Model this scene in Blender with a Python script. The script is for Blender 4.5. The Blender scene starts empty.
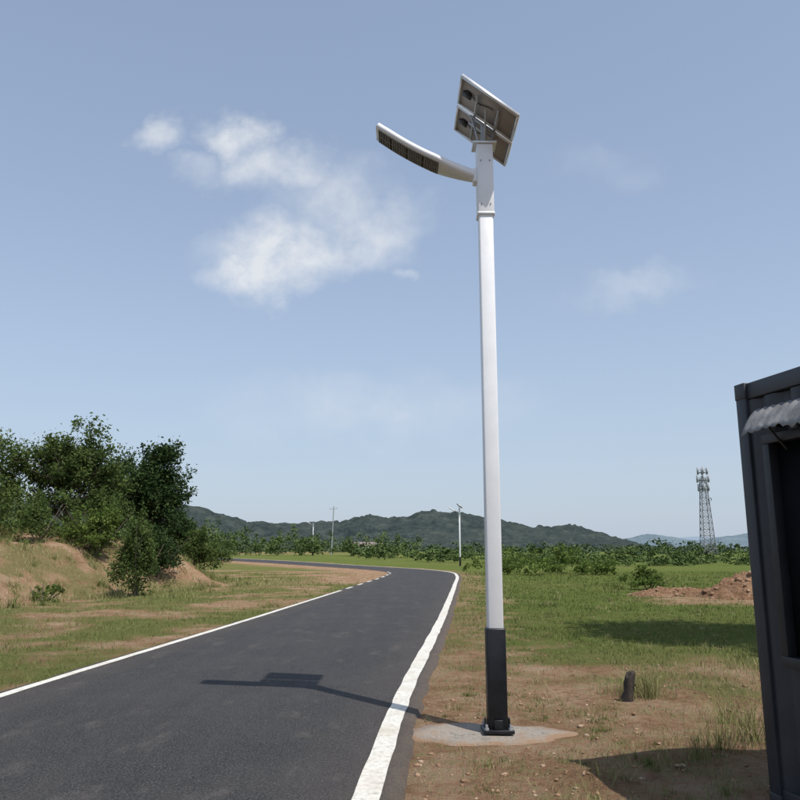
import bpy, math, random
import numpy as np
from mathutils import Vector, Matrix
random.seed(7); RNG=np.random.default_rng(11)
scene=bpy.context.scene
COL=scene.collection

# ------------------------------------------------------------ helpers
def sstep(a,b,x):
    t=np.clip((np.asarray(x,float)-a)/(b-a),0,1); return t*t*(3-2*t)
def _h(ix,iy,seed):
    n=(ix.astype(np.int64)*374761393+iy.astype(np.int64)*668265263+seed*1442695041)&0xffffffff
    n=((n^(n>>13))*1274126177)&0xffffffff
    return ((n^(n>>16))&0xffff)/65535.0
def vn(x,y,seed=0):
    x=np.asarray(x,float);y=np.asarray(y,float)
    ix=np.floor(x);iy=np.floor(y);fx=x-ix;fy=y-iy
    fx=fx*fx*(3-2*fx);fy=fy*fy*(3-2*fy)
    a=_h(ix,iy,seed);b=_h(ix+1,iy,seed);c=_h(ix,iy+1,seed);d=_h(ix+1,iy+1,seed)
    return (a*(1-fx)+b*fx)*(1-fy)+(c*(1-fx)+d*fx)*fy
def fbm(x,y,seed=0,o=4):
    s=0;a=.5;t=0
    for i in range(o):
        s=s+a*vn(x*2**i,y*2**i,seed+i*17);t+=a;a*=.5
    return s/t

def build(name,parts,mats,smooth=False,loc=None,parent=None):
    """parts: list of (V(n,3), F(m,k) int array, mat index, tint(n) or None)"""
    vs=[];loops=[];starts=[];tot=[];mi=[];tint=[];off=0;lo=0
    for p in parts:
        V=np.asarray(p[0],float);F=np.asarray(p[1],np.int64);m=p[2] if len(p)>2 else 0
        T=p[3] if len(p)>3 and p[3] is not None else np.full(len(V),.5)
        vs.append(V);tint.append(T);k=F.shape[1]
        loops.append((F+off).ravel());n=len(F)
        starts.append(np.arange(n)*k+lo);tot.append(np.full(n,k));mi.append(np.full(n,m))
        off+=len(V);lo+=n*k
    vs=np.concatenate(vs);loops=np.concatenate(loops);starts=np.concatenate(starts);tot=np.concatenate(tot);mi=np.concatenate(mi)
    me=bpy.data.meshes.new(name+"_mesh")
    me.vertices.add(len(vs));me.vertices.foreach_set("co",vs.astype(np.float32).ravel())
    me.loops.add(len(loops));me.loops.foreach_set("vertex_index",loops.astype(np.int32))
    me.polygons.add(len(starts));me.polygons.foreach_set("loop_start",starts.astype(np.int32))
    me.polygons.foreach_set("loop_total",tot.astype(np.int32))
    me.polygons.foreach_set("material_index",mi.astype(np.int32))
    me.update(calc_edges=True)
    a=me.attributes.new("tint",'FLOAT','POINT');a.data.foreach_set("value",np.concatenate(tint).astype(np.float32))
    if smooth: me.polygons.foreach_set("use_smooth",np.ones(len(starts),bool))
    for m in mats: me.materials.append(m)
    me.validate()
    ob=bpy.data.objects.new(name,me);COL.objects.link(ob)
    if loc is not None: ob.location=loc
    if parent is not None: ob.parent=parent
    return ob
def tube(p0,p1,r0,r1,n=6):
    p0=np.array(p0,float);p1=np.array(p1,float);d=p1-p0;L=np.linalg.norm(d)+1e-9;d/=L
    u=np.cross(d,[0,0,1.]) if abs(d[2])<.9 else np.cross(d,[1.,0,0]);u/=np.linalg.norm(u);w=np.cross(d,u)
    a=np.arange(n)*2*math.pi/n
    ring=np.cos(a)[:,None]*u+np.sin(a)[:,None]*w
    V=np.concatenate([p0+ring*r0,p1+ring*r1]);i=np.arange(n);j=(i+1)%n
    return V,np.stack([i,j,j+n,i+n],1)
def box(c,s,R=None):
    c=np.array(c,float);s=np.array(s,float)/2
    V=np.array([[x,y,z] for x in(-1,1) for y in(-1,1) for z in(-1,1)],float)*s
    if R is not None: V=V@np.array(R).T
    F=[[0,1,3,2],[4,6,7,5],[0,4,5,1],[2,3,7,6],[0,2,6,4],[1,5,7,3]]
    return V+c,np.array(F)
def bevel(ob,w,seg=2):
    m=ob.modifiers.new("bevel",'BEVEL');m.width=w;m.segments=seg;m.limit_method='ANGLE';m.angle_limit=math.radians(35)
    return ob
def empty(name,loc=(0,0,0),rz=0):
    e=bpy.data.objects.new(name,None);COL.objects.link(e);e.location=loc;e.rotation_euler=(0,0,rz);e.empty_display_size=.3
    return e

class NT:
    def __init__(s,name):
        s.m=bpy.data.materials.new(name);s.m.use_nodes=True;s.t=s.m.node_tree;s.t.nodes.clear()
    def n(s,typ,**k):
        nd=s.t.nodes.new(typ)
        for a,b in k.items():
            if a=='i':
                for kk,vv in b.items():
                    if isinstance(vv,bpy.types.NodeSocket): s.t.links.new(vv,nd.inputs[kk])
                    else: nd.inputs[kk].default_value=vv
            else: setattr(nd,a,b)
        return nd
    def math(s,op,a,b=0.0,c=None,clamp=False):
        nd=s.t.nodes.new('ShaderNodeMath');nd.operation=op;nd.use_clamp=clamp
        for i,v in enumerate((a,b,c)):
            if v is None: continue
            if isinstance(v,bpy.types.NodeSocket): s.t.links.new(v,nd.inputs[i])
            else: nd.inputs[i].default_value=v
        return nd.outputs[0]
    def noise(s,scale,detail=5,rough=.55,vec=None,dist=0):
        i={'Scale':scale,'Detail':detail,'Roughness':rough,'Distortion':dist}
        if vec is None: vec=s.co()
        i['Vector']=vec
        return s.n('ShaderNodeTexNoise',i=i).outputs[0]
    def co(s):
        if not hasattr(s,'_co'): s._co=s.n('ShaderNodeTexCoord').outputs['Object']
        return s._co
    def ramp(s,f,stops):
        r=s.n('ShaderNodeValToRGB',i={'Fac':f});e=r.color_ramp.elements
        while len(e)<len(stops): e.new(.5)
        for k,(p,c) in enumerate(stops):
            e[k].position=p;e[k].color=(*c,1) if len(c)==3 else c
        return r.outputs[0]
    def mix(s,f,a,b,mode='MIX'):
        nd=s.n('ShaderNodeMix',data_type='RGBA',blend_type=mode)
        for idx,v in ((0,f),(6,a),(7,b)):
            if isinstance(v,bpy.types.NodeSocket): s.t.links.new(v,nd.inputs[idx])
            else: nd.inputs[idx].default_value=v if idx==0 else (*v,1)
        return nd.outputs[2]
    def attr(s,name): return s.n('ShaderNodeAttribute',attribute_name=name).outputs['Fac']
    def bump(s,h,strength=.4,dist=.02):
        return s.n('ShaderNodeBump',i={'Height':h,'Strength':strength,'Distance':dist}).outputs[0]
    def out(s,sh):
        o=s.n('ShaderNodeOutputMaterial');s.t.links.new(sh,o.inputs[0]);return s.m
    def pbr(s,col,rough=.6,metal=0,normal=None,spec=.5):
        b=s.n('ShaderNodeBsdfPrincipled')
        for k,v in (('Base Color',col),('Roughness',rough),('Metallic',metal),('Specular IOR Level',spec)):
            if isinstance(v,bpy.types.NodeSocket): s.t.links.new(v,b.inputs[k])
            else: b.inputs[k].default_value=(*v,1) if k=='Base Color' else v
        if normal is not None: s.t.links.new(normal,b.inputs['Normal'])
        return s.out(b.outputs[0])
    def dif(s,col,normal=None):
        b=s.n('ShaderNodeBsdfDiffuse',i={'Color':col})
        if normal is not None: s.t.links.new(normal,b.inputs['Normal'])
        return s.out(b.outputs[0])
def simple(name,c1,c2,scale=8,rough=.5,metal=0,bump=.15,bd=.01,spec=.5):
    t=NT(name);n=t.noise(scale,6,.6);c=t.ramp(n,[(.3,c1),(.7,c2)])
    r=t.math('MULTIPLY_ADD',n,.25,rough-.12)
    return t.pbr(c,r,metal,t.bump(t.noise(scale*6,4),bump,bd),spec)

# ------------------------------------------------------------ road centre line
CP=[(-5.2,-30),(-3.9,-15),(-2.9,-2),(-2.42,5.4),(-2.13,9.3),(-1.78,12.9),(-1.25,18.3),(-.6,25.5),(.35,36.3),(1.3,48),(1.35,56.5),(-.8,65),(-5.8,74),(-13,84.5),(-22,96),(-33,108),(-48,120),(-70,132)]
P=[]
C=np.array(CP,float)
for i in range(1,len(C)-2):
    p0,p1,p2,p3=C[i-1:i+3];n=max(2,int(np.linalg.norm(p2-p1)/.4))
    for t in np.arange(n)/n:
        P.append(.5*((2*p1)+(p2-p0)*t+(2*p0-5*p1+4*p2-p3)*t*t+(3*p1-p0-3*p2+p3)*t**3))
P=np.array(P);T=np.gradient(P,axis=0);T/=np.linalg.norm(T,axis=1)[:,None];N=np.stack([T[:,1],-T[:,0]],1) # right-hand normal
S=np.concatenate([[0],np.cumsum(np.linalg.norm(np.diff(P,axis=0),axis=1))])
def roadd(x,y):
    x=np.asarray(x,float).ravel();y=np.asarray(y,float).ravel();out=np.empty(len(x))
    for a in range(0,len(x),20000):
        b=slice(a,a+20000)
        dx=x[b,None]-P[None,:,0];dy=y[b,None]-P[None,:,1];d2=dx*dx+dy*dy;k=d2.argmin(1);r=np.arange(len(k))
        s=dx[r,k]*N[k,0]+dy[r,k]*N[k,1]
        out[b]=np.sign(s)*np.sqrt(d2[r,k])
    return out
def bankline(y):
    y=np.asarray(y,float)
    return -11.3+.275*(np.minimum(y,36)-22.9)-.36*np.clip(y-36,0,40)
def zt(x,y):
    x=np.asarray(x,float);y=np.asarray(y,float)
    rise=.65*sstep(58,115,y)*sstep(12,-14,x)*(1-sstep(300,600,y))
    d=bankline(y)+(fbm(y*.15,y*0+3,5,2)-.5)*2.5-x
    bank=(1.9*sstep(0,3.8,d)+.5*sstep(3.5,10,d))*(1-sstep(44,64,y))*(1-sstep(60,200,-x))
    bank=bank*(.76+.46*fbm(x*.5,y*.5,9,5))
    return rise+bank
def ground_h(x,y,rd):
    e=np.minimum(np.abs(rd+2.32)*(rd<0)+np.abs(rd-2.45)*(rd>=0),99)
    inside=(rd>-2.32)&(rd<2.45)
    e=np.where(inside,0,e)
    z=zt(x,y)
    z=z+((fbm(x*.9,y*.9,21,4)-.5)*.13+(fbm(x*5,y*5,31,3)-.5)*.05)*sstep(.02,1.4,e)*(1-.6*sstep(30,55,y))
    dpad=np.hypot((x-.86)/1.0,(y-7.15)/.7)
    z=np.where(dpad<1.0,z*sstep(.6,1.0,dpad),z)
    z=z-.07*np.where((rd>-2.2)&(rd<2.33),1,0)
    return z
def masks(x,y,rd):
    """grass cover 0..1 and dryness 0..1"""
    x=np.asarray(x,float);y=np.asarray(y,float)
    n=fbm(x*.55,y*.55,41,4);n2=fbm(x*.16,y*.16,51,3);n3=fbm(x*2.1,y*2.1,61,3)
    right=rd>0
    gr=.25+.80*sstep(8.6,13.0,y+(n-.5)*7)*(.30+.70*sstep(2.9,5.0,rd+(n3-.5)*2.2))
    gr=gr*(1-(1-sstep(.20,.52,n2*.5+n*.5+.08))*(1-.6*sstep(13,20,y)))
    gr=gr-.75*sstep(0,1,1.5-np.hypot((x-10.4)/3.2,(y-25.0)/2.2)+(n-.5)*.9)
    d=bankline(y)-x
    gl=.24+.80*sstep(.38,.64,n2*.4+n*.6+.02)
    onb=sstep(-1.0,.8,d)
    gl=gl*(1-onb)+onb*(.26+.55*sstep(.42,.62,n*.6+n3*.4))
    gl=gl*np.where(y>36,1-.85*sstep(9,3,np.abs(rd))*sstep(34,42,y),1)
    g=np.where(right,gr,gl)+(n3-.5)*.42
    g=np.where(y>62,np.maximum(g,.75*sstep(3,8,np.abs(rd))),g)
    dry=np.where(right,.06+.60*(1-sstep(9,15,y))+.5*(n2-.5),.44+.9*(n2-.5)+.7*sstep(-1,2,d))
    return np.clip(g,0,1),np.clip(dry,0,1)

# ------------------------------------------------------------ materials
def ground_mat():
    t=NT("soil_and_grass");g=t.attr('grass');dry=t.attr('dry')
    n1=t.noise(1.3,8,.62);n2=t.noise(9,8,.65);n3=t.noise(60,5,.7);nb=t.noise(.05,4,.6)
    soil=t.ramp(t.math('MULTIPLY_ADD',n2,.5,t.math('MULTIPLY',n1,.5)),[(.36,(.175,.10,.058)),(.48,(.36,.22,.135)),(.60,(.52,.385,.265))])
    soil=t.mix(t.math('MULTIPLY',n3,.5),soil,(.25,.16,.10),'MIX')
    soil=t.mix(t.math('MULTIPLY',t.math('SUBTRACT',n3,.56,clamp=True),4.0,clamp=True),soil,(.46,.37,.24))
    gn=t.math('MULTIPLY_ADD',n2,.5,t.math('MULTIPLY',n3,.5))
    gr=t.ramp(gn,[(.3,(.058,.078,.020)),(.52,(.135,.168,.048)),(.72,(.22,.235,.085))])
    dr=t.ramp(gn,[(.34,(.11,.083,.038)),(.64,(.34,.265,.14))])
    gr=t.mix(t.math('MULTIPLY',dry,.85),gr,dr)
    gr=t.mix(t.math('MULTIPLY',t.math('SUBTRACT',nb,.35,clamp=True),.9),gr,(.085,.125,.034))
    f=t.math('MULTIPLY_ADD',t.math('SUBTRACT',n2,.5),1.9,g)
    f=t.math('MULTIPLY_ADD',t.math('SUBTRACT',n3,.5),1.4,f)
    f=t.math('MULTIPLY',t.math('SUBTRACT',f,.28),2.4,clamp=True)
    c=t.mix(f,soil,gr)
    h=t.math('ADD',t.math('MULTIPLY',n2,1.0),t.math('MULTIPLY',n3,.5))
    return t.dif(c,t.bump(h,1.0,.09))
M_ground=ground_mat()

def asphalt_mat():
    t=NT("asphalt");n1=t.noise(.7,6,.6,dist=.4);n2=t.noise(62,4,.8);n3=t.noise(5,7,.65);n5=t.noise(17,5,.7)
    c=t.ramp(n2,[(.38,(.010,.010,.011)),(.50,(.038,.037,.038)),(.62,(.115,.112,.11)),(.74,(.20,.195,.19))])
    c=t.mix(t.math('MULTIPLY',t.math('SUBTRACT',n5,.40,clamp=True),1.3),c,(.024,.024,.026))
    mp=t.n('ShaderNodeMapping',i={'Vector':t.co(),'Scale':(2.0,.85,1),'Rotation':(0,0,math.radians(-38))}).outputs[0]
    d=t.noise(1.1,8,.66,vec=mp)
    d=t.math('MULTIPLY',t.math('SUBTRACT',d,.56),7,clamp=True)
    d=t.math('MULTIPLY',d,t.math('MULTIPLY',t.math('SUBTRACT',n5,.34),3.0,clamp=True))
    c=t.mix(t.math('MULTIPLY',d,.52),c,(.21,.18,.155))
    mp2=t.n('ShaderNodeMapping',i={'Vector':t.co(),'Scale':(3.0,.10,1),'Rotation':(0,0,math.radians(4.5))}).outputs[0]
    lane=t.noise(1.0,4,.5,vec=mp2)
    c=t.mix(t.math('MULTIPLY',t.math('SUBTRACT',lane,.45,clamp=True),1.0),c,(.075,.070,.068))
    c=t.mix(t.math('MULTIPLY',t.math('SUBTRACT',n1,.45,clamp=True),1.1),c,(.085,.078,.072))
    dist=t.attr('tint')
    c=t.mix(t.math('MULTIPLY',dist,t.math('MULTIPLY',n3,.9)),c,(.17,.125,.09))
    r=t.math('MULTIPLY_ADD',n3,.2,.70)
    return t.pbr(c,r,0,t.bump(n2,1.0,.012),.22)
M_asph=asphalt_mat()
def paint_mat():
    t=NT("road_paint");n=t.noise(22,7,.72);n2=t.noise(2.2,6,.65);n4=t.noise(70,4,.75)
    c=t.ramp(n,[(.30,(.30,.28,.24)),(.44,(.57,.55,.49)),(.66,(.74,.715,.655))])
    c=t.mix(t.math('MULTIPLY',t.math('SUBTRACT',n2,.46,clamp=True),2.3),c,(.44,.38,.30))
    c=t.mix(t.math('MULTIPLY',t.math('SUBTRACT',n4,.59,clamp=True),4.5,clamp=True),c,(.09,.09,.09))
    return t.pbr(c,.8,0,t.bump(n4,.6,.006),.25)
M_paint=paint_mat()
M_white=simple("white_powder_coat",(.74,.75,.76),(.80,.81,.82),5,.36,0,.03,.002)
M_black=simple("black_paint",(.006,.007,.009),(.013,.014,.018),7,.42,0,.08,.003,.35)
M_alu=simple("aluminium",(.62,.63,.64),(.72,.73,.74),12,.38,.5,.04,.002)
M_galv=simple("galvanised_steel",(.30,.31,.32),(.44,.45,.46),9,.5,.35,.1,.004)
M_darkplastic=simple("black_plastic",(.015,.015,.016),(.03,.03,.03),15,.5)
def backsheet():
    t=NT("panel_backsheet");w=t.n('ShaderNodeTexWave',i={'Vector':t.co(),'Scale':9.0,'Distortion':.0});w.wave_type='BANDS';w.bands_direction='Y'
    n=t.noise(14,5)
    c=t.mix(w.outputs[1],(.19,.165,.145),(.44,.40,.37));c=t.mix(t.math('MULTIPLY',n,.35),c,(.27,.23,.205))
    return t.pbr(c,.6)
M_back=backsheet()
def cells():
    t=NT("solar_cells");b=t.n('ShaderNodeTexBrick',i={'Vector':t.co(),'Color1':(.01,.015,.05,1),'Color2':(.012,.02,.06,1),'Mortar':(.25,.27,.3,1),'Scale':8.0,'Mortar Size':.01});b.offset=0
    return t.pbr(b.outputs[0],.12)
M_cells=cells()
def leaf_mat(name,dark,mid,light,trans=.3):
    t=NT(name);ti=t.attr('tint')
    c=t.ramp(ti,[(0,dark),(.5,mid),(1,light)])
    d=t.n('ShaderNodeBsdfDiffuse',i={'Color':c})
    if trans<=0: return t.out(d.outputs[0])
    tr=t.n('ShaderNodeBsdfTranslucent',i={'Color':t.mix(.4,c,light)})
    m=t.n('ShaderNodeMixShader',i={0:trans,1:d.outputs[0],2:tr.outputs[0]})
    return t.out(m.outputs[0])
M_leafA=leaf_mat("leaves_green",(.035,.060,.018),(.078,.115,.036),(.16,.205,.07),.3)
M_leafB=leaf_mat("leaves_dark",(.016,.032,.013),(.034,.060,.022),(.078,.112,.042),.2)
M_leafC=leaf_mat("leaves_bright",(.048,.078,.020),(.105,.155,.038),(.19,.24,.07),.3)
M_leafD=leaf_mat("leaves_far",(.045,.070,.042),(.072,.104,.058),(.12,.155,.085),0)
M_leafE=leaf_mat("leaves_thicket",(.038,.064,.022),(.080,.118,.042),(.15,.195,.075),0)
M_grass=leaf_mat("grass_blades",(.075,.110,.028),(.155,.175,.060),(.42,.35,.20),0)
M_bark=simple("bark",(.07,.055,.04),(.16,.13,.10),12,.9,0,.6,.02)

# ------------------------------------------------------------ ground sheet
def axis(segs):
    o=[]
    for a,b,s in segs: o.append(np.arange(a,b-1e-6,s))
    return np.concatenate(o)
gp=np.array([1.25**k for k in range(1,24)])
xs=axis([(-70,-18,.9),(-18,14,.16),(14,70.01,.9)])
xs=np.concatenate([-(70+gp*12)[::-1],xs,70+gp*12]);
ys=axis([(-24,2,.8),(2,26,.14),(26,62,.3),(62,150,.9)])
ys=np.concatenate([-(24+gp[:16]*12)[::-1],ys,150+gp*12])
xs=xs[np.abs(xs)<9000];ys=ys[ys<9000]
X,Y=np.meshgrid(xs,ys);xf=X.ravel();yf=Y.ravel()
near=(np.abs(xf)<90)&(yf>-32)&(yf<160)
rd=np.full(len(xf),50.0);rd[near]=roadd(xf[near],yf[near]);rd[(~near)&(xf<0)]=-50
zf=ground_h(xf,yf,rd)
g,dry=masks(xf,yf,rd)
nx=len(xs);ny=len(ys);I=(np.arange(ny-1)[:,None]*nx+np.arange(nx-1)[None,:]).ravel()
F=np.stack([I,I+1,I+nx+1,I+nx],1)
gob=build("ground",[(np.stack([xf,yf,zf],1),F,0)],[M_ground],smooth=True)
for nm,arr in(("grass",g),("dry",dry)):
    a=gob.data.attributes.new(nm,'FLOAT','POINT');a.data.foreach_set("value",arr.astype(np.float32))

# ------------------------------------------------------------ road + markings
def strip(name,offs,zoff,mat,ranges=None,rag=0,edge=None,tintf=None):
    parts=[]
    idx=np.arange(len(P))
    groups=[idx] if ranges is None else [idx[(S>=a)&(S<=b)] for a,b in ranges]
    for gi in groups:
        if len(gi)<2: continue
        s0=S[gi];ss=np.arange(s0[0],s0[-1],.1 if s0[0]<60 else .3)
        ss=ss if len(ss)>1 else s0
        px_=np.interp(ss,S,P[:,0]);py_=np.interp(ss,S,P[:,1]);nx_=np.interp(ss,S,N[:,0]);ny_=np.interp(ss,S,N[:,1])
        cols=[];tn=[]
        for k,o in enumerate(offs):
            oo=np.full(len(ss),float(o))
            if rag and (k in(0,len(offs)-1)or(k in (1,len(offs)-2) and edge)):
                oo=oo+(fbm(ss*1.7,ss*0+o*3,71,5)-.5)*rag
            z=zt(px_+nx_*o,py_+ny_*o)+zoff
            if edge and k in(0,len(offs)-1): z=z-edge
            cols.append(np.column_stack([px_+nx_*oo,py_+ny_*oo,z]));tn.append(np.full(len(ss),tintf(o) if tintf else .5))
        V=np.stack(cols,1).reshape(-1,3);tt=np.stack(tn,1).ravel();m=len(offs);n=len(ss)
        J=(np.arange(n-1)[:,None]*m+np.arange(m-1)[None,:]).ravel()
        parts.append((V,np.stack([J,J+1,J+m+1,J+m],1),0,tt))
    return build(name,parts,[mat],smooth=False)
strip("asphalt_road",[-2.37,-2.32,-2.1,-1.5,-.75,0,.75,1.5,2.1,2.3,2.41,2.47],.03,M_asph,rag=.16,edge=.07,tintf=lambda o:max(0,(abs(o)-1.9)/.5)**1.5)
s30=S[np.abs(P[:,1]-31).argmin()];s56=S[np.abs(P[:,1]-57).argmin()]
rngs=[(0,s30)];s=s30+1.0
while s<s56: rngs.append((s,s+2.0));s+=3.4
strip("road_edge_line",[-2.27,-2.14],.034,M_paint,rngs,rag=.03)
strip("road_edge_line",[2.11,2.19,2.29],.034,M_paint,None,rag=.035)

# ------------------------------------------------------------ street lamps
simple_grey=simple("grey_fins",(.16,.145,.13),(.26,.24,.22),20,.5)
def make_lamp(loc,name="street_lamp"):
    e=empty(name,loc)
    def add(nm,parts,mats,bv=0,smooth=False):
        o=build(nm,parts,mats,smooth,parent=e)
        if bv: bevel(o,bv)
        return o
    add("pole",[(*box((0,0,2.9),(.142,.142,4.1)),0)],[M_white],.016)
    add("bracket_sleeve",[(*box((0,0,5.255),(.165,.165,.77)),0),(*box((0,0,4.885),(.178,.178,.035)),0)],[M_white],.014)
    add("sleeve_screws",[(*tube((sx*.045,-.082,z),(sx*.045,-.092,z),.006,.006,8),0) for sx in(-1,1) for z in(4.98,5.45)],[M_galv])
    add("base_sleeve",[(*box((0,0,.465),(.172,.172,.87)),0)],[M_black],.014)
    add("base_plate",[(*box((0,0,.035),(.27,.27,.03)),0)]+[(*box((sx*.105,0,.085),(.012,.075,.09)),0) for sx in(-1,1)]+[(*box((0,s*.105,.085),(.075,.012,.09)),0) for s in(-1,1)],[M_black],.004)
    add("anchor_bolts",[(*tube((sx*.105,sy*.105,.03),(sx*.105,sy*.105,.095),.013,.013,6),0) for sx in(-1,1) for sy in(-1,1)]+[(*tube((sx*.105,sy*.105,.05),(sx*.105,sy*.105,.07),.022,.022,6),0) for sx in(-1,1) for sy in(-1,1)],[M_galv])
    add("top_plate",[(*box((0,0,5.652),(.24,.2,.022)),0)],[M_alu],.004)
    B1,B2=.25,.26
    def TH(t): return .088-.022*min(1,t/.5)
    def sec(t):
        x=-.07-1.015*t; z=5.315+B1*t+B2*t*t; w=.105+.185*min(1,t/.42); w=w if t<.9 else w*(1-.10*((t-.9)/.1)); return x,z,w
    def nrm(t):
        dz=B1+2*B2*t;L=math.hypot(1.015,dz);return dz/L,1.015/L
    n=28;V=[];F=[]
    for k in range(n+1):
        t=k/n;x,z,w=sec(t);nx_,nz_=nrm(t)
        th=TH(t)
        prof=[(-w/2,-th/2),(w/2,-th/2),(w/2,th*.25),(w/2*.8,th/2),(-w/2*.8,th/2),(-w/2,th*.25)]
        for yy,hh in prof: V.append((x+nx_*hh,yy,z+nz_*hh))
    m=6
    for k in range(n):
        for j in range(m):
            a=k*m+j;b=k*m+(j+1)%m;F.append((a,b,b+m,a+m))
    parts=[(V,F,0),(V[-m:],[[0,1,2,5],[5,2,3,4]],0),(V[:m],[[5,2,1,0],[4,3,2,5]],0)]
    add("luminaire",parts,[M_white])
    pl=[];ps=[]
    def under(t,y,off):
        x,z,w=sec(t);nx_,nz_=nrm(t);h=-TH(t)/2-off
        return (x+nx_*h,y,z+nz_*h)
    K=22
    Vl=[]
    for k in range(K+1):
        t=.38+.59*k/K
        for yy in(-.112,.112): Vl.append(under(t,yy,.004))
    pl.append((Vl,[(2*k,2*k+1,2*k+3,2*k+2) for k in range(K)],0))
    K2=34
    for k in range(K2):
        t=.39+.575*k/(K2-1)
        if k%9!=8: ps.append((*tube(under(t,-.106,.010),under(t,.106,.010),.0065,.0065,4),0))
    for y in (-.112,0.0,.112):
        for k in range(K):
            ps.append((*tube(under(.38+.59*k/K,y,.008),under(.38+.59*(k+1)/K,y,.008),.006,.006,4),0))
    add("led_module",pl,[M_darkplastic]);add("led_slats",ps,[simple_grey])
    add("arm_collar",[(*box((-.095,0,5.31),(.05,.12,.15)),0)],[M_white],.01)
    ang=math.atan2(.43,.54);R=Matrix.Rotation(ang,3,'Y')
    c0=np.array([.025,0.06,5.955])
    for k,yc in enumerate((-.255,.255)):
        c=c0+np.array([0,yc,0]);wy=.45;wx=.69
        def L(p): return tuple(np.array(R)@np.array(p)+c)
        pr=[]
        for cc,ss in(((0,-wy/2,0),(wx+.02,.02,.035)),((0,wy/2,0),(wx+.02,.02,.035)),((-wx/2,0,0),(.02,wy-.02,.035)),((wx/2,0,0),(.02,wy-.02,.035))):
            pr.append((*box(L(cc),ss,R),0))
        pn=empty("solar_panel");pn.parent=e
        build("frame",pr,[M_alu],parent=pn)
        o=build("backsheet",[(*box((0,0,-.0),(wx-.02,wy-.02,.006)),0)],[M_back],parent=pn);o.location=c+np.array(R)@np.array([0,0,.004]);o.rotation_euler=(0,ang,0)
        o=build("cells",[(*box((0,0,0),(wx-.022,wy-.022,.004)),0)],[M_cells],parent=pn);o.location=c+np.array(R)@np.array([0,0,.012]);o.rotation_euler=(0,ang,0)
        jb=[(*tube(L((-.245,-.03,-.002)),L((-.245,-.03,-.032)),.045,.042,14),0),(*box(L((-.245,-.03,-.026)),(.10,.07,.02),R),0)]
        V,Fq=tube(L((-.245,-.03,-.030)),L((-.245,-.03,-.036)),.042,.001,14);jb.append((V,Fq,0))
        for q in range(5):
            a0=(-.235+.05*q+.05,-.03+.03*math.sin(q),-.012);a1=(-.235+.05*(q+1)+.05,-.03+.03*math.sin(q+1),-.012)
            jb.append((*tube(L(a0),L(a1),.006,.006,4),0))
        build("junction_box",jb,[M_darkplastic],parent=pn)
    def Lc(p): return tuple(np.array(R)@np.array(p)+c0)
    br=[(*box(Lc((-.12,0,-.030)),(.022,.8,.02),R),0),(*box(Lc((.14,0,-.030)),(.022,.8,.02),R),0),(*box(Lc((0.01,-.03,-.052)),(.34,.03,.02),R),0),(*box(Lc((0.01,.09,-.052)),(.34,.03,.02),R),0)]
    br+=[(*tube((0,0,5.65),(0,0.02,5.90),.028,.028,10),0),(*tube((-.05,-.03,5.66),Lc((-.13,-.03,-.06)),.011,.011,6),0),(*tube((.07,-.03,5.66),Lc((.15,-.03,-.06)),.011,.011,6),0),(*tube((.0,.05,5.66),Lc((0,.30,-.035)),.011,.011,6),0),(*tube((.0,-.05,5.66),Lc((0,-.28,-.035)),.011,.011,6),0)]
    add("panel_bracket",br,[M_galv])
    return e
L1=make_lamp((.86,7.15,.012))
L2=make_lamp((6.0,77.5,float(zt(6.0,77.5))))
L3=make_lamp((-15.2,135,float(zt(-15.2,135))))

# concrete footing
def slab():
    n=72;a=np.arange(n)*2*math.pi/n
    r=1+.34*(fbm(np.cos(a)*1.5+5,np.sin(a)*1.5+5,81,5)-.5)*2
    ex=np.sign(np.cos(a))*np.abs(np.cos(a))**.8*.70*r;ey=np.sign(np.sin(a))*np.abs(np.sin(a))**.8*.42*r
    V=[(0.0,0,.014)];rings=[(.35,.016),(.7,.014),(.93,.006),(1.0,-.05)]
    for s_,z in rings:
        for k in range(n): V.append((ex[k]*s_,ey[k]*s_,z+(fbm(ex[k]*3*s_,ey[k]*3*s_,4,2)-.5)*.022))
    F3=[(0,1+k,1+(k+1)%n) for k in range(n)]
    F4=[(1+i*n+k,1+(i+1)*n+k,1+(i+1)*n+(k+1)%n,1+i*n+(k+1)%n) for i in range(len(rings)-1) for k in range(n)]
    tt=np.concatenate([[.0]]+[np.full(n,v) for v in(.0,.20,.9,1)])
    return V,F3,F4,tt
V,F3,F4,ttt=slab()
tc=NT("rough_concrete");nn=tc.noise(5,8,.7);n9=tc.noise(50,5,.7)
cc=tc.ramp(tc.math('MULTIPLY_ADD',n9,.45,tc.math('MULTIPLY',nn,.55)),[(.38,(.20,.165,.13)),(.5,(.34,.31,.27)),(.62,(.43,.40,.36))])
cc=tc.mix(tc.math('MULTIPLY',tc.math('MULTIPLY_ADD',tc.math('SUBTRACT',nn,.5),4.5,tc.attr('tint')),1.0,clamp=True),cc,(.30,.20,.13))
M_conc=tc.pbr(cc,.95,0,tc.bump(n9,.9,.02),.1)
build("concrete_footing",[(V,F4,0,ttt),(V,F3,0,ttt)],[M_conc],smooth=True,loc=(.78,7.16,.006))

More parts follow.
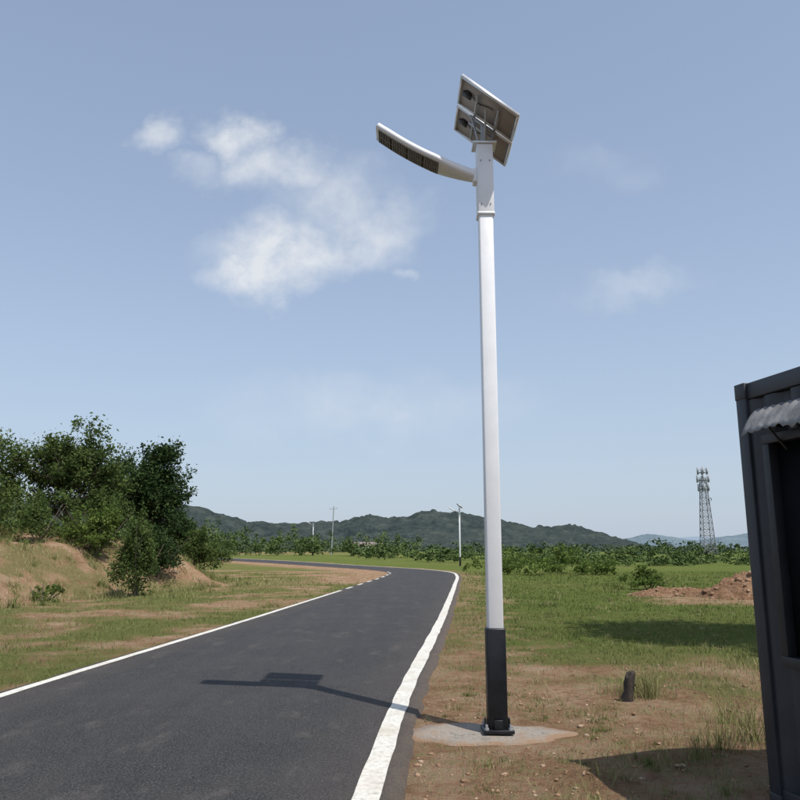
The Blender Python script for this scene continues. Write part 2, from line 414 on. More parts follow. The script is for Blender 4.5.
# ------------------------------------------------------------ vegetation builders
def leaves(cent,size,rng,tint,up=.3,asp=.55):
    n=len(cent);d=rng.normal(size=(n,3));d[:,2]*=.8;d/=np.linalg.norm(d,axis=1)[:,None]
    q=rng.normal(size=(n,3));q[:,2]+=up
    w=np.cross(d,q);w/=np.linalg.norm(w,axis=1)[:,None]+1e-9
    s=(size*(.6+.8*rng.random(n)))[:,None]
    V=np.stack([cent-d*s*.5,cent+w*s*asp*.5,cent+d*s*.5,cent-w*s*asp*.5],1).reshape(-1,3)
    return V,np.arange(n*4).reshape(n,4),np.repeat(tint,4)
def tree(name,loc,height,radius,seed,mats,nleaf=9000,lsize=.11,trunk_h=.25,tr=.09,ncl=70,fill=1.0,taper=.0,sig=.12,lob=(.55,1.12)):
    """tapered trunk, limbs reaching into leaf clumps spread through an irregular crown"""
    rng=np.random.default_rng(seed);parts=[]
    zb=height*trunk_h;cz=(height+zb)/2;rz=(height-zb)/2
    nt_=7;tp=[np.array([0,0,-.2])]
    for k in range(1,nt_+1):
        z=height*.86*k/nt_;tp.append(np.array([tp[-1][0]+rng.normal()*height*.016,tp[-1][1]+rng.normal()*height*.016,z]))
    rr=[tr*(1-.85*k/nt_) for k in range(nt_+1)]
    for k in range(nt_): parts.append((*tube(tp[k],tp[k+1],rr[k],rr[k+1],8),0))
    tp=np.array(tp)
    nl=15;ld=rng.normal(size=(nl,3));ld/=np.linalg.norm(ld,axis=1)[:,None];lamp=rng.uniform(*lob,nl)
    cl=[]
    while len(cl)<ncl:
        d=rng.normal(size=3);d/=np.linalg.norm(d);u=rng.random()**(.45*fill)
        k=(ld@d).argmax();f=lamp[k]*u
        z=d[2]*rz*f;wid=radius*(1-taper*max(0,z/rz))
        cl.append([d[0]*wid*f,d[1]*wid*f,cz+z])
    cl=np.array(cl)
    for c in cl:
        k=int(np.clip((c[2]-.35*np.hypot(c[0],c[1])-.2)/(height*.86)*nt_,1,nt_-1));p=tp[k]
        m=(p+c)/2+rng.normal(size=3)*radius*.07;m[2]+=radius*.05
        r=max(.010,rr[k]*.42);parts.append((*tube(p,m,r,r*.6,5),0));parts.append((*tube(m,c,r*.6,r*.2,4),0))
        for q in range(3):
            e_=c+rng.normal(size=3)*radius*.16;parts.append((*tube(m+(c-m)*rng.uniform(.3,.9),e_,r*.3,r*.1,3),0))
    w=.3+rng.random(ncl);w/=w.sum();idx=rng.choice(ncl,nleaf,p=w);ct=rng.random(ncl);cs=rng.uniform(.5,1.4,ncl)
    sdir=cl-np.array([0,0,cz-rz*.5]);sdir/=np.linalg.norm(sdir,axis=1)[:,None];sdir+=rng.normal(size=sdir.shape)*.35
    along=np.clip(rng.normal(size=nleaf),-2,1.7)*radius*sig*1.05
    c=cl[idx]+np.clip(rng.normal(size=(nleaf,3)),-2.1,2.1)*np.array([1,1,.65])*radius*sig*.85*cs[idx][:,None]+sdir[idx]*along[:,None]
    tint=np.clip(.02+.55*ct[idx]+.43*rng.random(nleaf),0,1)
    V,Fq,tt=leaves(c,lsize,rng,tint);parts.append((V,Fq,1,tt))
    return build(name,parts,mats,loc=loc)
def blob_leaves(c,r,rng,n,size):
    k=max(5,int(n/40));d=rng.normal(size=(k,3));d/=np.linalg.norm(d,axis=1)[:,None];d[:,2]=d[:,2]*.9
    rad=.35+.65*rng.random(k)**.5
    cc=d*rad[:,None]*np.array(r)
    idx=rng.integers(0,k,n);ct=rng.random(k)
    p=cc[idx]+rng.normal(size=(n,3))*np.array(r)*.15
    p=p+np.array(c);p[:,2]=np.maximum(p[:,2],c[2]-r[2]*.98)
    tint=np.clip(.1+.5*ct[idx]+.35*rng.random(n),0,1)
    return leaves(p,size,rng,tint)
def shrub(name,x,y,h,r,seed,mat,n=3000,size=.1,extra=4):
    rng=np.random.default_rng(seed);z=float(zt(x,y));parts=[]
    for k in range(7):
        a=rng.normal(size=2)*r*.45
        parts.append((*tube((0,0,-.1),(a[0],a[1],h*rng.uniform(.5,.85)),.03,.008,5),0))
    for k in range(extra):
        f=rng.random();cz=h*(.25+.5*f);rr=r*(1-.55*f)*rng.uniform(.55,.8)
        off=rng.normal(size=2)*r*.35*(1-.4*f)
        V,Fq,t=blob_leaves((off[0],off[1],cz),(rr,rr,h*.32),rng,n//extra,size);parts.append((V,Fq,1,t))
    return build(name,parts,[M_bark,mat],loc=(x,y,z))
def T_(x,y,h,r,seed,m,n,ls,th,**k): tree("tree",(x,y,float(zt(x,y))),h,r,seed,[M_bark,m],n,ls,th,**k)
T_(-14.9,34,5.4,2.35,3,M_leafA,17000,.15,.10,ncl=95,taper=.35,sig=.12)
T_(-11.75,36.5,5.0,2.15,8,M_leafB,21000,.15,.03,ncl=105,taper=.4,fill=1.2,sig=.13)
T_(-17.9,33,4.3,2.0,12,M_leafA,13000,.14,.08,ncl=70,taper=.3)
T_(-15.2,40,4.8,2.5,31,M_leafB,13000,.16,.05,ncl=75,taper=.3)
T_(10.9,10.2,14.6,3.3,21,M_leafA,14000,.24,.60,tr=.2,ncl=80,fill=1.3,lob=(.6,1.0))
shr=[(-9.35,27.6,3.0,1.15,M_leafA,9000,.10,8),(-12.2,31,2.1,1.5,M_leafC,5000,.11,6),(-14.2,30.3,1.9,1.4,M_leafA,4600,.11,5),
 (-16.2,29.8,3.0,1.6,M_leafA,6000,.12,6),(-10.4,33,2.3,1.5,M_leafB,5000,.12,6),(-10.2,38.5,2.0,1.3,M_leafA,4500,.12,5),(-18.5,30,3.0,1.7,M_leafB,5000,.12,5),
 (10.2,32.0,1.0,1.0,M_leafC,3200,.09,5),(-11.2,24.6,.7,.5,M_leafC,900,.07,4),(-12.9,33.2,2.6,1.7,M_leafA,5000,.12,6),(-13.0,46,2.3,1.6,M_leafA,4500,.13,6),(-12.2,42,2.7,1.6,M_leafB,5500,.14,6),(-14.6,53,2.6,1.8,M_leafA,4500,.15,5)]
for k,(x,y,h,r,m,n,sz,ex) in enumerate(shr): shrub("shrub",x,y,h,r,100+k,m,n,sz,ex)

def mass(name,items,mat,seed):
    rng=np.random.default_rng(seed);parts=[]
    for (x,y,h,r,n,size) in items:
        z=float(zt(x,y))
        for j in range(2):
            off=rng.normal(size=2)*r*.3
            hh=h*(1 if j==0 else rng.uniform(.6,.9))
            V,Fq,t=blob_leaves((x+off[0],y+off[1],z+hh*.5),(r*rng.uniform(.7,1.),r*.9,hh*.52),rng,n//2,size)
            parts.append((V,Fq,0,t))
    return build(name,parts,[mat])
rg=np.random.default_rng(5)
A=[]
for x in np.arange(5.6,14.0,.65):
    y=53+rg.normal()*2.0; A.append((x*y/50,y,rg.uniform(1.1,2.2)*(1-.035*max(0,x-9)),rg.uniform(.8,1.3),540,.17))
mass("hedge",A,M_leafC,6)
A=[]
for x in np.arange(12,70,.9):
    y=84+rg.normal()*5; A.append((x,y,rg.uniform(.7,1.6),rg.uniform(1.2,2.3),300,.26))
mass("hedge",A,M_leafE,16)
B=[]
for k in range(52):
    t_=k/51; x=-36+20*t_+rg.normal()*1.5; y=64+34*t_+rg.normal()*5
    if x/y>-.245: x=-.245*y-rg.random()*3
    if abs(float(roadd([x],[y])[0]))<5: x-=7
    B.append((x,y,rg.uniform(2.6,5.4)*(1.15-.35*t_),rg.uniform(1.6,2.8),760,.28))
for k in range(40):
    t_=k/39; x=-52+52*t_+rg.normal()*2; y=132+rg.normal()*6
    B.append((x,y,rg.uniform(3.2,5.8)*(1.35-.55*t_),rg.uniform(2,3.4),520,.36))
for k in range(34):
    x=-6+50*k/33+rg.normal()*1.2; y=108+rg.normal()*8
    B.append((x,y,rg.uniform(1.4,2.7),rg.uniform(1.6,3.0),400,.33))
for k in range(16):
    B.append((-40+rg.random()*18,46+rg.random()*22,rg.uniform(2.5,5),rg.uniform(1.6,2.6),700,.26))
mass("thicket",B,M_leafE,7)
D=[]
for k in range(190):
    x=-230+520*k/189+rg.normal()*4; y=rg.uniform(210,420)
    D.append((x,y,rg.uniform(2.6,5.2)*(1.6 if rg.random()<.12 else 1),rg.uniform(5,9),200,1.1))
mass("distant_trees",D,M_leafD,8)

# ------------------------------------------------------------ grass blades (single object) + dry weeds
def blades(x,y,z,h,w,tint,rng,bend=.5,fine=True):
    n=len(x);a=rng.random(n)*2*math.pi;b=rng.random(n)*2*math.pi
    p=np.stack([x,y,z-.01],1);dx=np.stack([np.cos(a),np.sin(a),np.zeros(n)],1)*w[:,None]*.5
    ln=np.stack([np.cos(b),np.sin(b),np.zeros(n)],1)*(h*bend*rng.random(n))[:,None]
    tip=p+ln+np.array([0,0,1.])*h[:,None]
    if not fine:
        V=np.stack([p-dx,p+dx,tip],1).reshape(-1,3)
        return [(V,np.arange(n*3).reshape(n,3),0,np.repeat(tint,3))]
    mid=p+ln*.35+np.array([0,0,1.])*h[:,None]*.6
    V=np.stack([p-dx,p+dx,mid+dx*.7,mid-dx*.7,tip],1).reshape(-1,3);i=np.arange(n)*5
    tt=np.repeat(tint,5)
    return [(V,np.concatenate([np.stack([i,i+1,i+2],1),np.stack([i,i+2,i+3],1),np.stack([i+3,i+2,i+4],1)]),0,tt)]
rng=np.random.default_rng(77)
n=430000
y=4.0*np.exp(rng.random(n)*math.log(58/4.0));x=(rng.random(n)*2-1)*1.0*y
rdd=roadd(x,y);gg,dd=masks(x,y,rdd)
cl=fbm(x*3.2,y*3.2,91,3)
prob=np.clip(gg*1.15-.10,0,1)*sstep(.36,.64,cl+.08)
ok=(rng.random(n)<prob)&((rdd<-2.33)|(rdd>2.5))&~((np.hypot((x-.78)/.78,(y-7.15)/.46)<1))
cd=np.array([.208,-.978]);cr=np.array([.978,.208]);co=np.array([2.33,5.17])
u_=(x-co[0])*cd[0]+(y-co[1])*cd[1];v_=(x-co[0])*cr[0]+(y-co[1])*cr[1]
ok&=~((u_>-.02)&(u_<6.1)&(v_>0)&(v_<2.5))
x=x[ok];y=y[ok];rdd=rdd[ok];dd=dd[ok];z=ground_h(x,y,rdd)
sc=np.clip(y/9,.8,4.5)
h=(.025+.045*rng.random(len(x)))*(.8+.22*sc)*(1+.9*sstep(.58,.8,fbm(x*.8,y*.8,95,2)))
tint=np.clip(.12+.75*dd+.45*(rng.random(len(x))-.42),0,1)
nr=y<13
build("grass",blades(x[nr],y[nr],z[nr],h[nr],.0055*sc[nr],tint[nr],rng,1.1)+blades(x[~nr],y[~nr],z[~nr],h[~nr],.0075*sc[~nr],tint[~nr],rng,1.0,False),[M_grass])
print("blades",len(x))
tx=[];ty=[];th=[];tw=[];tb=[]
def tuft(cx,cy,r,h,n,w=.005,b=0.):
    a=rng.random(n)*2*math.pi;q=np.abs(rng.normal(size=n))*r*.5
    tx.append(cx+np.cos(a)*q);ty.append(cy+np.sin(a)*q);th.append(h*(.3+.7*rng.random(n)));tw.append(np.full(n,w));tb.append(np.full(n,b))
tuft(2.75,8.9,.32,.42,340,.004);tuft(2.6,9.15,.4,.3,260,.004);tuft(3.05,7.0,.4,.50,190,.004);tuft(2.6,6.6,.45,.34,190,.004);tuft(2.3,6.3,.3,.22,130,.004)
tuft(3.1,7.7,.4,.38,150,.004);tuft(1.9,6.1,.3,.12,90,.004)
for k in range(330):
    yy=rng.uniform(5.0,30);xx=rng.uniform(.1,12) if rng.random()<.65 else -rng.uniform(5.5,22)
    if abs(float(roadd([xx],[yy])[0]))<2.8: continue
    if np.hypot((xx-.78)/.9,(yy-7.15)/.6)<1: continue
    uu=(xx-co[0])*cd[0]+(yy-co[1])*cd[1]
    if uu>-.1 and xx>2.2: continue
    tuft(xx,yy,rng.uniform(.1,.35),rng.uniform(.06,.2),int(rng.uniform(25,80)),.004*max(1,yy/11))
for k in range(120):   # small green sprouts on the bare soil by the lamp
    yy=rng.uniform(4.8,9.5);xx=rng.uniform(.05,2.6)
    if float(roadd([xx],[yy])[0])<2.65 or np.hypot((xx-.78)/.85,(yy-7.15)/.52)<1: continue
    if (xx-co[0])*cd[0]+(yy-co[1])*cd[1]>-.1 and xx>2.2: continue
    tuft(xx,yy,rng.uniform(.06,.22),rng.uniform(.03,.09),int(rng.uniform(14,60)),.004,-.40)
for k in range(620):
    yy=rng.uniform(16,52);xb=float(bankline(yy));xx=xb-rng.uniform(-.8,11)
    tuft(xx,yy,rng.uniform(.2,.6),rng.uniform(.12,.5),int(rng.uniform(25,70)),.015,-.25 if rng.random()<.4 else 0)
tx=np.concatenate(tx);ty=np.concatenate(ty);th=np.concatenate(th);tw=np.concatenate(tw);tb=np.concatenate(tb)
tz=ground_h(tx,ty,roadd(tx,ty));tint=np.clip(.42+.5*rng.random(len(tx))+.5*(fbm(tx*.5,ty*.5,3,2)-.6)+tb,0,1)
build("dry_weeds",blades(tx,ty,tz,th,tw,tint,rng,1.2),[M_grass])

# ------------------------------------------------------------ stones / clods, soil heaps
def rocks(name,x,y,s,mat,seed,flat=.6,zz=None):
    rng=np.random.default_rng(seed)
    ico=np.array([(0,0,1),(.894,0,.447),(.276,.851,.447),(-.724,.526,.447),(-.724,-.526,.447),(.276,-.851,.447),(.724,.526,-.447),(-.276,.851,-.447),(-.894,0,-.447),(-.276,-.851,-.447),(.724,-.526,-.447),(0,0,-1)])
    f=np.array([(0,1,2),(0,2,3),(0,3,4),(0,4,5),(0,5,1),(1,6,2),(2,7,3),(3,8,4),(4,9,5),(5,10,1),(6,7,2),(7,8,3),(8,9,4),(9,10,5),(10,6,1),(11,7,6),(11,8,7),(11,9,8),(11,10,9),(11,6,10)])
    n=len(x);V=ico[None]*(1+.55*(rng.random((n,12,1))-.5))
    a=rng.random(n)*6.28;c,s_=np.cos(a),np.sin(a);sx=rng.uniform(.6,1.6,n)
    vx=V[:,:,0]*sx[:,None];vy=V[:,:,1]
    V=np.stack([vx*c[:,None]-vy*s_[:,None],vx*s_[:,None]+vy*c[:,None],V[:,:,2]*flat],2)*s[:,None,None]
    z=ground_h(x,y,roadd(x,y)) if zz is None else zz
    V+=np.stack([x,y,z+s*.15],1)[:,None,:]
    F=(f[None]+(np.arange(n)*12)[:,None,None]).reshape(-1,3)
    return build(name,[(V.reshape(-1,3),F,0,np.repeat(rng.random(n),12))],[mat])
ts=NT("stone");cs=ts.ramp(ts.attr('tint'),[(0,(.16,.10,.06)),(.7,(.33,.21,.135)),(1,(.42,.33,.25))])
M_stone=ts.dif(ts.mix(ts.math('MULTIPLY',ts.noise(40),.5),cs,(.24,.155,.10)))
n=5200;y=4.6*np.exp(rng.random(n)*math.log(5.0));x=rng.uniform(0,1,n)**1.2*y*1.0
rr=roadd(x,y);k=(rr>2.46)&(fbm(x*1.3,y*1.3,55,3)>.36)&(np.hypot((x-.82)/.85,(y-7.15)/.5)>.95);x,y=x[k],y[k]
rocks("gravel",x,y,.005+.022*rng.random(len(x))**8+.0012*y/6,M_stone,9)
def heap(cx,cy,rx,ry,h,seed):
    nx,ny=110,70;u,v=np.meshgrid(np.linspace(-1.15,1.15,nx),np.linspace(-1.15,1.15,ny));d=np.hypot(u,v)
    z=h*np.maximum(0,1-d**1.6)*(.15+1.5*fbm(u*3.2+seed,v*2.6,seed,5))+(fbm(u*14,v*14,seed+3,4)-.5)*.28*(d<1.05)*h-.12*sstep(.85,1.1,d)
    gx=cx+u.ravel()*rx;gy=cy+v.ravel()*ry;gz=zt(gx,gy)+z.ravel()
    V=np.stack([gx,gy,gz],1)
    I=(np.arange(ny-1)[:,None]*nx+np.arange(nx-1)[None,:]).ravel()
    build("soil_heap",[(V,np.stack([I,I+1,I+nx+1,I+nx],1),0)],[M_heap])
    rg=np.random.default_rng(seed);k=rg.choice(len(V),int(300*h));k=k[d.ravel()[k]<1]
    return gx[k],gy[k],gz[k],.025+.08*rg.random(len(k))**3
th_=NT("red_soil");na=th_.noise(2.2,8,.7);nb_=th_.noise(14,6,.7)
M_heap=th_.dif(th_.ramp(th_.math('MULTIPLY_ADD',na,.5,th_.math('MULTIPLY',nb_,.5)),[(.36,(.12,.075,.04)),(.5,(.28,.165,.10)),(.62,(.44,.30,.20))]),th_.bump(nb_,1,.12))
hs=[heap(12.6,26.8,2.7,1.4,.95,3),heap(15.8,28,2.2,1.5,.8,8),heap(9.9,27.8,1.9,1.0,.30,5)]
rocks("soil_clods",*[np.concatenate([h_[i] for h_ in hs]) for i in(0,1)],np.concatenate([h_[3] for h_ in hs]),M_stone,4,.7,np.concatenate([h_[2] for h_ in hs]))

# stump
def stump():
    rng=np.random.default_rng(4);r0=.050
    n=12;rings=[(-.1,1.4),(.02,1.2),(.08,1.0),(.16,1.05),(.24,1.0),(.26,.9),(.245,.4)]
    V=[]
    for z,k in rings:
        for a in range(n):
            an=a*2*math.pi/n;rr=r0*k*(1+.16*math.sin(3*an+z*6)+.08*rng.normal())
            V.append((rr*math.cos(an)+z*.14,rr*math.sin(an),z+(.03*math.sin(an+1) if z>.22 else 0)))
    F=[(i*n+a,i*n+(a+1)%n,(i+1)*n+(a+1)%n,(i+1)*n+a) for i in range(len(rings)-1) for a in range(n)]
    V.append((.036,0,.235));c=len(V)-1;T3=[(6*n+a,6*n+(a+1)%n,c) for a in range(n)]
    return build("tree_stump",[(V,F,0),(V,T3,0),(*tube((.02,0,.10),(.085,-.03,.15),.018,.009,7),0)],[M_stump],loc=(2.48,8.75,0.01))
M_stump=simple("charred_wood",(.018,.014,.012),(.06,.045,.035),20,.9,0,.8,.01)
stump()

# ------------------------------------------------------------ shipping container cabin
M_cont=simple("dark_container_paint",(.018,.021,.027),(.042,.045,.053),3,.5,0,.15,.004)
M_trim=simple("dark_trim",(.012,.013,.016),(.022,.023,.027),6,.5)
M_glass=simple("dark_glass",(.008,.009,.011),(.015,.016,.018),2,.12,0,.0)
M_awn=simple("weathered_sheet",(.13,.13,.13),(.30,.295,.285),9,.6,.15,.3,.01)
ce=empty("shipping_container",(2.33,5.17,0),math.atan2(-.978,.208))
Hc=2.72;Lc_=6.05;Wc=2.43
def addc(nm,parts,mat,bv=0):
    o=build(nm,parts,[mat],parent=ce)
    if bv: bevel(o,bv)
    return o
def corr(x0,x1,z0,z1,y,pitch=.24,dep=.036):
    pts=[];x=x0
    seq=[(0,0),(.07,0),(.12,dep),(.19,dep),(.24,0)]
    while x<x1-.01:
        for a,b in seq[:-1]:
            if x+a<x1: pts.append((x+a,b))
        x+=pitch
    pts.append((x1,0));V=[];
    for a,b in pts: V+= [(a,y+b,z0),(a,y+b,z1)]
    F=[(2*k,2*k+1,2*k+3,2*k+2) for k in range(len(pts)-1)]
    return V,F
wx0,wx1,wz0,wz1=.30,1.5,.93,2.30
addc("side_wall",[(*corr(.08,wx0-.03,.13,Hc-.12,.02,.2),0),(*corr(wx0-.03,wx1+.03,.13,wz0-.03,.02),0),(*corr(wx0-.03,wx1+.03,wz1+.03,Hc-.12,.02),0),(*corr(wx1+.03,Lc_-.1,.13,Hc-.12,.02),0)],M_cont)
V,F=corr(.1,Wc-.1,.13,Hc-.12,0);Vr=[(.02+b[1],b[0],b[2]) for b in V]
addc("end_wall",[(Vr,F,0),([(Lc_-.02-b[1],b[0],b[2]) for b in V],F,0)],M_cont)
V,F=corr(.1,Lc_-.1,.13,Hc-.12,0);addc("rear_wall",[([(b[0],Wc-.02-b[1],b[2]) for b in V],F,0)],M_cont)
addc("corner_posts",[(*box((x,y,Hc/2+.0),(.10,.10,Hc-.16)),0) for x in(.05,Lc_-.05) for y in(.045,Wc-.05)],M_cont,.008)
addc("rails",[(*box((Lc_/2,.05,z),(Lc_-.2,.08,h)),0) for z,h in((.09,.12),(Hc-.06,.11))]+[(*box((Lc_/2,Wc-.05,z),(Lc_-.2,.08,h)),0) for z,h in((.09,.12),(Hc-.06,.11))]+[(*box((x,Wc/2,z),(.08,Wc-.2,h)),0) for x in(.05,Lc_-.05) for z,h in((.09,.12),(Hc-.06,.11))],M_cont,.006)
addc("corner_castings",[(*box((x,y,z),(.106,.106,.112)),0) for x in(.05,Lc_-.05) for y in(.045,Wc-.05) for z in(.055,Hc-.055)],M_cont,.006)
addc("roof",[(*box((Lc_/2,Wc/2,Hc-.03),(Lc_-.17,Wc-.17,.02)),0)],M_cont)
addc("window_frame",[(*box(((wx0+wx1)/2,.005,z),(wx1-wx0+.06,.09,.06)),0) for z in(wz0,wz1)]+[(*box((x,.005,(wz0+wz1)/2),(.06,.085,wz1-wz0-.06)),0) for x in(wx0,(wx0+wx1)/2,wx1)],M_trim,.004)
addc("window_glass",[(*box(((wx0+wx1)/2,.03,(wz0+wz1)/2),(wx1-wx0-.06,.008,wz1-wz0-.06)),0)],M_glass)
xsn=np.linspace(.25,1.65,60);V=[];F=[];m=7
for i,xx in enumerate(xsn):
    for j in range(m):
        t=j/(m-1);o=.01+.16*t;zz=2.51-.03*t-.16*t*t+.008*math.sin(xx*2*math.pi/.075)
        if j==m-1: zz+=(fbm(xx*9,1.0,3,2)-.5)*.07;o+=(fbm(xx*7,4.0,8,2)-.5)*.05
        V.append((xx,-o,zz))
for i in range(len(xsn)-1):
    for j in range(m-1): a=i*m+j;F.append((a,a+1,a+m+1,a+m))
cn=addc("canopy",[(V,F,0)],M_awn);sm=cn.modifiers.new("s",'SOLIDIFY');sm.thickness=.004
addc("canopy_brackets",[(*box((x,-.07,2.37),(.02,.13,.02)),0) for x in(.45,1.5)]+[(*tube((x,0,2.22),(x,-.12,2.36),.008,.008,5),0) for x in(.45,1.5)],M_trim)

# ------------------------------------------------------------ telecom tower
def tower(x,y,H,wb,wt):
    parts=[];z0=float(zt(x,y))
    def W(z): return (wb+(wt-wb)*min(1,z/(H*.86)))/2
    lv=np.linspace(0,H*.86,13);c=[(-1,-1),(1,-1),(1,1),(-1,1)]
    for a,b in zip(lv[:-1],lv[1:]):
        for k in range(4):
            p=(c[k][0]*W(a),c[k][1]*W(a),a);q=(c[k][0]*W(b),c[k][1]*W(b),b)
            k2=(k+1)%4;p2=(c[k2][0]*W(a),c[k2][1]*W(a),a);q2=(c[k2][0]*W(b),c[k2][1]*W(b),b)
            parts+= [(*tube(p,q,.14,.14,5),0),(*tube(p,q2,.07,.07,4),0),(*tube(p2,q,.07,.07,4),0),(*tube(q,q2,.07,.07,4),0)]
    parts.append((*tube((0,0,H*.86),(0,0,H),.10,.05,6),0))
    for zz,r in((H*.74,1.5),(H*.84,1.7),(H*.93,1.4)):
        a=np.arange(13)*2*math.pi/12
        for k in range(12):
            p=(r*math.cos(a[k]),r*math.sin(a[k]),zz);q=(r*math.cos(a[k+1]),r*math.sin(a[k+1]),zz)
            parts.append((*tube(p,q,.08,.08,4),0));parts.append((*tube((p[0],p[1],zz+.9),(q[0],q[1],zz+.9),.05,.05,4),0))
            if k%2==0: parts.append((*tube((0,0,zz),p,.07,.07,4),0))
        for k in range(6):
            t=k*math.pi/3+.3;parts.append((*box((1.15*r*math.cos(t),1.15*r*math.sin(t),zz+.5),(.34,.34,2.3)),1))
    parts.append((*tube((W(H*.6),-W(H*.6),H*.62),(W(H*.6)+.1,-W(H*.6)-.5,H*.62),.6,.6,12),1))
    return build("telecom_tower",parts,[M_galvfar,M_ant],loc=(x,y,z0))
M_galvfar=simple("tower_steel",(.17,.18,.20),(.24,.25,.27),1,.6,.1)
M_ant=simple("antenna_grey",(.30,.32,.34),(.40,.42,.45),2,.6)
tower(99.5,250,28.6,3.9,1.5)
up=[(*tube((0,0,0),(.35,0,9.6),.13,.09,8),0),(*tube((-.5,0,9.0),(1.1,0,9.15),.05,.05,5),0),(*tube((-.35,0,9.05),(-.35,0,9.3),.06,.03,5),0),(*tube((.95,0,9.1),(.95,0,9.4),.06,.03,5),0)]
build("utility_pole",up,[M_galv],loc=(-13.3,150,.4))
fb=empty("farm_building",(-13,300,0),.25)
M_wall=simple("pale_render",(.55,.55,.53),(.66,.66,.64),1,.9);M_roof=simple("roof_tile",(.20,.16,.15),(.28,.22,.20),2,.9)
build("walls",[(*box((0,0,1.6),(12,6,3.2)),0)],[M_wall],parent=fb)
V=[(-6.3,-3.3,3.2),(6.3,-3.3,3.2),(6.3,3.3,3.2),(-6.3,3.3,3.2),(-6.3,0,4.6),(6.3,0,4.6)]
build("roof",[(V,[(0,1,5,4),(2,3,4,5)],0),(V,[(0,4,3),(1,2,5)],0)],[M_roof],parent=fb)
build("windows",[(*box((x,-3.01,1.7),(1.2,.05,1.2)),0) for x in(-4,-1.5,3.8)]+[(*box((1.2,-3.01,1.1),(1.1,.05,2.1)),0)],[M_glass],parent=fb)

# ------------------------------------------------------------ hills
def hills(name,pts,yc,depth,amp,seed,mat,step,bs,rough=0):
    px=[p[0] for p in pts];ph=[p[1] for p in pts]
    xs=np.arange(px[0],px[-1],step);ysn=np.arange(yc-depth,yc+depth*.4,step*1.3)
    X,Y=np.meshgrid(xs,ysn);H=np.interp(X,px,ph)
    sh=np.exp(-((Y-yc)/(depth*.45))**2)
    spur=fbm(X/bs,Y/(bs*1.6),seed,4)
    Z=H*sh*(1-.8*(1-sh)*spur*1.6)+(fbm(X/(bs*.25),Y/(bs*.25),seed+4,4)-.5)*amp*sh*np.minimum(1,H/12)-1.5
    Z+=rough*(vn(X/(step*1.1),Y/(step*1.1),seed+9)**2+.6*vn(X/(step*3),Y/(step*3),seed+19)-.5)*np.minimum(1,H*sh/8)
    ny,nx=X.shape;I=(np.arange(ny-1)[:,None]*nx+np.arange(nx-1)[None,:]).ravel()
    return build(name,[(np.stack([X.ravel(),Y.ravel(),Z.ravel()],1),np.stack([I,I+1,I+nx+1,I+nx],1),0)],[mat],smooth=True)
def hillmat(name,a,b,c,s1,bd):
    t=NT(name);n=t.noise(s1,8,.75);n2=t.noise(s1*.16,5,.6)
    col=t.ramp(n,[(.36,a),(.52,b),(.66,c)]);col=t.mix(t.math('MULTIPLY',t.math('SUBTRACT',n2,.45,clamp=True),1.5),col,c)
    return t.dif(col,t.bump(n,1,bd))
HM=[(-900,50),(-600,62),(-400,66),(-300,62),(-264,58),(-239,50),(-200,38),(-129,35),(-77,37),(-39,47),(-10,42),(10,45),(26,50),(52,51.5),(97,46),(129,39),(165,31),(181,29.5),(215,32.5),(232,31),(271,19),(310,5),(360,0)]
hills("hills",HM,1000,330,8,3,hillmat("forested_hill_haze_tint",(.036,.050,.053),(.062,.080,.077),(.106,.124,.106),.06,8),3.5,60,3.6)  # forest colour with some aerial haze mixed into the base tones
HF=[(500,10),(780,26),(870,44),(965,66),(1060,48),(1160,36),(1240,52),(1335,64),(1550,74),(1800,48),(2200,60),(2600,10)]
hills("far_hills",HF,3000,700,14,9,hillmat("hill_haze_tint",(.13,.18,.215),(.165,.22,.255),(.21,.265,.29),.012,20),18,220)  # distance haze is painted in as a pale bluish base colour
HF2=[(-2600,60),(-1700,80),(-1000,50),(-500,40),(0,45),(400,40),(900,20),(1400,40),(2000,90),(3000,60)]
hills("far_hills",HF2,5200,900,20,12,hillmat("hill_heavy_haze_tint",(.22,.28,.34),(.25,.31,.37),(.28,.34,.39),.006,20),40,400)  # farthest ridge: stronger aerial haze painted into the surface colour

# ------------------------------------------------------------ sun + sky
sd=Vector((.375,-.443,1.0)).normalized()
sl=bpy.data.lights.new("sun",'SUN');sl.energy=4.5;sl.angle=math.radians(.5);sl.color=(1,.95,.88)
so=bpy.data.objects.new("sun",sl);COL.objects.link(so);so.rotation_euler=sd.to_track_quat('Z','Y').to_euler();so.location=(20,-20,40)
w=bpy.data.worlds.new("World");scene.world=w;w.use_nodes=True;nt=w.node_tree;nt.nodes.clear()
def wn(t,**k):
    n=nt.nodes.new(t)
    for a,b in k.items(): setattr(n,a,b)
    return n
def wm(op,a,b=0.,c=None,clamp=False):
    n=wn('ShaderNodeMath',operation=op,use_clamp=clamp)
    for i,v in enumerate((a,b,c)):
        if v is None: continue
        if isinstance(v,bpy.types.NodeSocket): nt.links.new(v,n.inputs[i])
        else: n.inputs[i].default_value=v
    return n.outputs[0]
sky=wn('ShaderNodeTexSky',sky_type='NISHITA',sun_disc=False,sun_elevation=math.asin(sd.z),sun_rotation=math.atan2(sd.x,sd.y))
sky.air_density=1.0;sky.dust_density=1.2;sky.ozone_density=1.5;sky.altitude=50
tc_=wn('ShaderNodeTexCoord');sp=wn('ShaderNodeSeparateXYZ');nt.links.new(tc_.outputs['Generated'],sp.inputs[0])
yy=wm('MAXIMUM',sp.outputs[1],.08);px=wm('DIVIDE',sp.outputs[0],yy);pz=wm('DIVIDE',sp.outputs[2],yy)
cb=wn('ShaderNodeCombineXYZ');nt.links.new(px,cb.inputs[0]);nt.links.new(pz,cb.inputs[1])
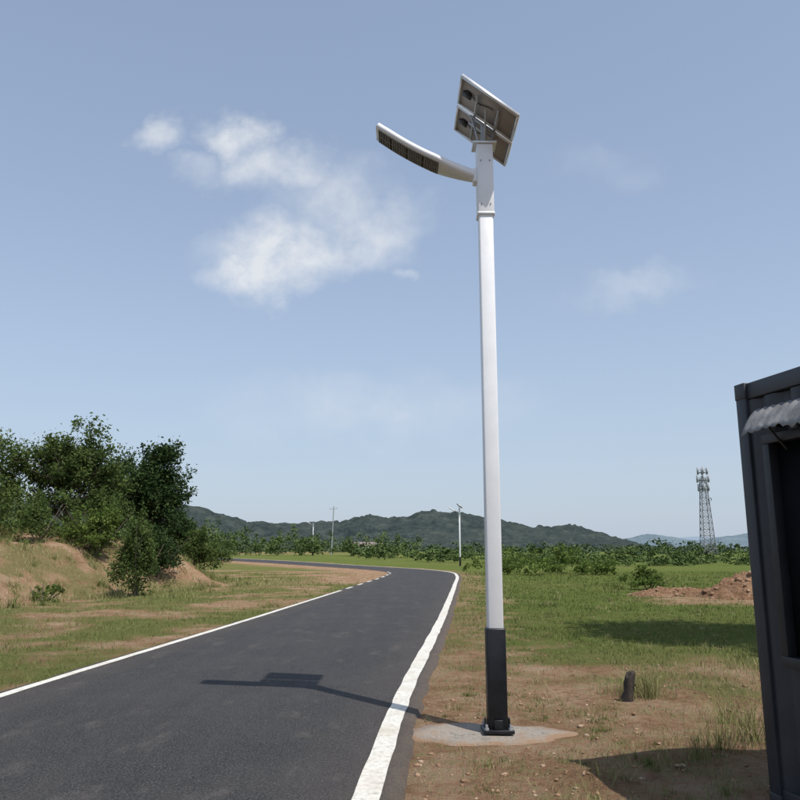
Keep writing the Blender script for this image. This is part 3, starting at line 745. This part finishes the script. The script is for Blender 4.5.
def wnoise(scale,detail,rough,out=0,dist=0):
    n=wn('ShaderNodeTexNoise');nt.links.new(cb.outputs[0],n.inputs['Vector']);n.inputs['Scale'].default_value=scale;n.inputs['Detail'].default_value=detail;n.inputs['Roughness'].default_value=rough;n.inputs['Distortion'].default_value=dist
    return n.outputs[out]
ncol=wnoise(7,5,.6,1);sc_=wn('ShaderNodeSeparateXYZ');nt.links.new(ncol,sc_.inputs[0])
qx=wm('MULTIPLY_ADD',wm('SUBTRACT',sc_.outputs[0],.5),.20,px);qz=wm('MULTIPLY_ADD',wm('SUBTRACT',sc_.outputs[1],.5),.16,pz)
blobs=[(-.352,.588,.040,.024,.48),(-.235,.588,.040,.030,.60),(-.17,.548,.070,.036,.56),(-.275,.535,.05,.022,.32),(-.09,.495,.075,.045,.42),(-.14,.42,.12,.046,.86),(-.20,.385,.07,.036,.90),(-.045,.455,.07,.045,.50),(.325,.355,.080,.024,.22),(-.04,.185,.17,.045,.24),(.005,.372,.02,.010,.38),(.29,.545,.05,.03,.08)]
dens=None
for cx,cz,rx,rz,am in blobs:
    a=wm('DIVIDE',wm('SUBTRACT',qx,cx),rx*1.6);b=wm('DIVIDE',wm('SUBTRACT',qz,cz),rz*1.6)
    r2=wm('MULTIPLY_ADD',a,a,wm('MULTIPLY',b,b))
    v=wm('SUBTRACT',1.0,r2,clamp=True);v=wm('MULTIPLY',wm('MULTIPLY',v,v),am*1.15)
    dens=v if dens is None else wm('MAXIMUM',dens,v)
nf=wnoise(11,7,.62)
fac=wm('MULTIPLY',dens,wm('MULTIPLY_ADD',nf,3.4,-.70),clamp=True)
fac=wm('MULTIPLY',fac,.86)
infront=wm('GREATER_THAN',sp.outputs[1],.1);fac=wm('MULTIPLY',fac,infront)
el=wm('MAXIMUM',sp.outputs[2],0.0)
hz=wm('MULTIPLY_ADD',wm('POWER',wm('SUBTRACT',1.0,el),3.0),.56,.34)
SK=.15
def wmix(f,a,b,mode='MIX'):
    n=wn('ShaderNodeMix',data_type='RGBA',blend_type=mode)
    for i,v in((0,f),(6,a),(7,b)):
        if isinstance(v,bpy.types.NodeSocket): nt.links.new(v,n.inputs[i])
        else: n.inputs[i].default_value=v if i==0 else (*v,1)
    return n.outputs[2]
c=wmix(1.0,sky.outputs[0],(1.05,1.08,1.10),'MULTIPLY')
c=wmix(hz,c,(.495/SK,.575/SK,.695/SK))
c=wmix(fac,c,(.81/SK,.835/SK,.87/SK))
bg=wn('ShaderNodeBackground');nt.links.new(c,bg.inputs[0]);bg.inputs[1].default_value=SK
wo=wn('ShaderNodeOutputWorld');nt.links.new(bg.outputs[0],wo.inputs[0])

# ------------------------------------------------------------ camera
cam=bpy.data.cameras.new("camera");cam.sensor_width=36;cam.lens=34.2;cam.clip_end=20000;cam.clip_start=.05
cobj=bpy.data.objects.new("camera",cam);COL.objects.link(cobj);cobj.location=(0,0,1.6);cobj.rotation_euler=(math.radians(90+11.16),0,0)
scene.camera=cobj
scene.view_settings.view_transform='Standard';scene.view_settings.look='None';scene.view_settings.exposure=0
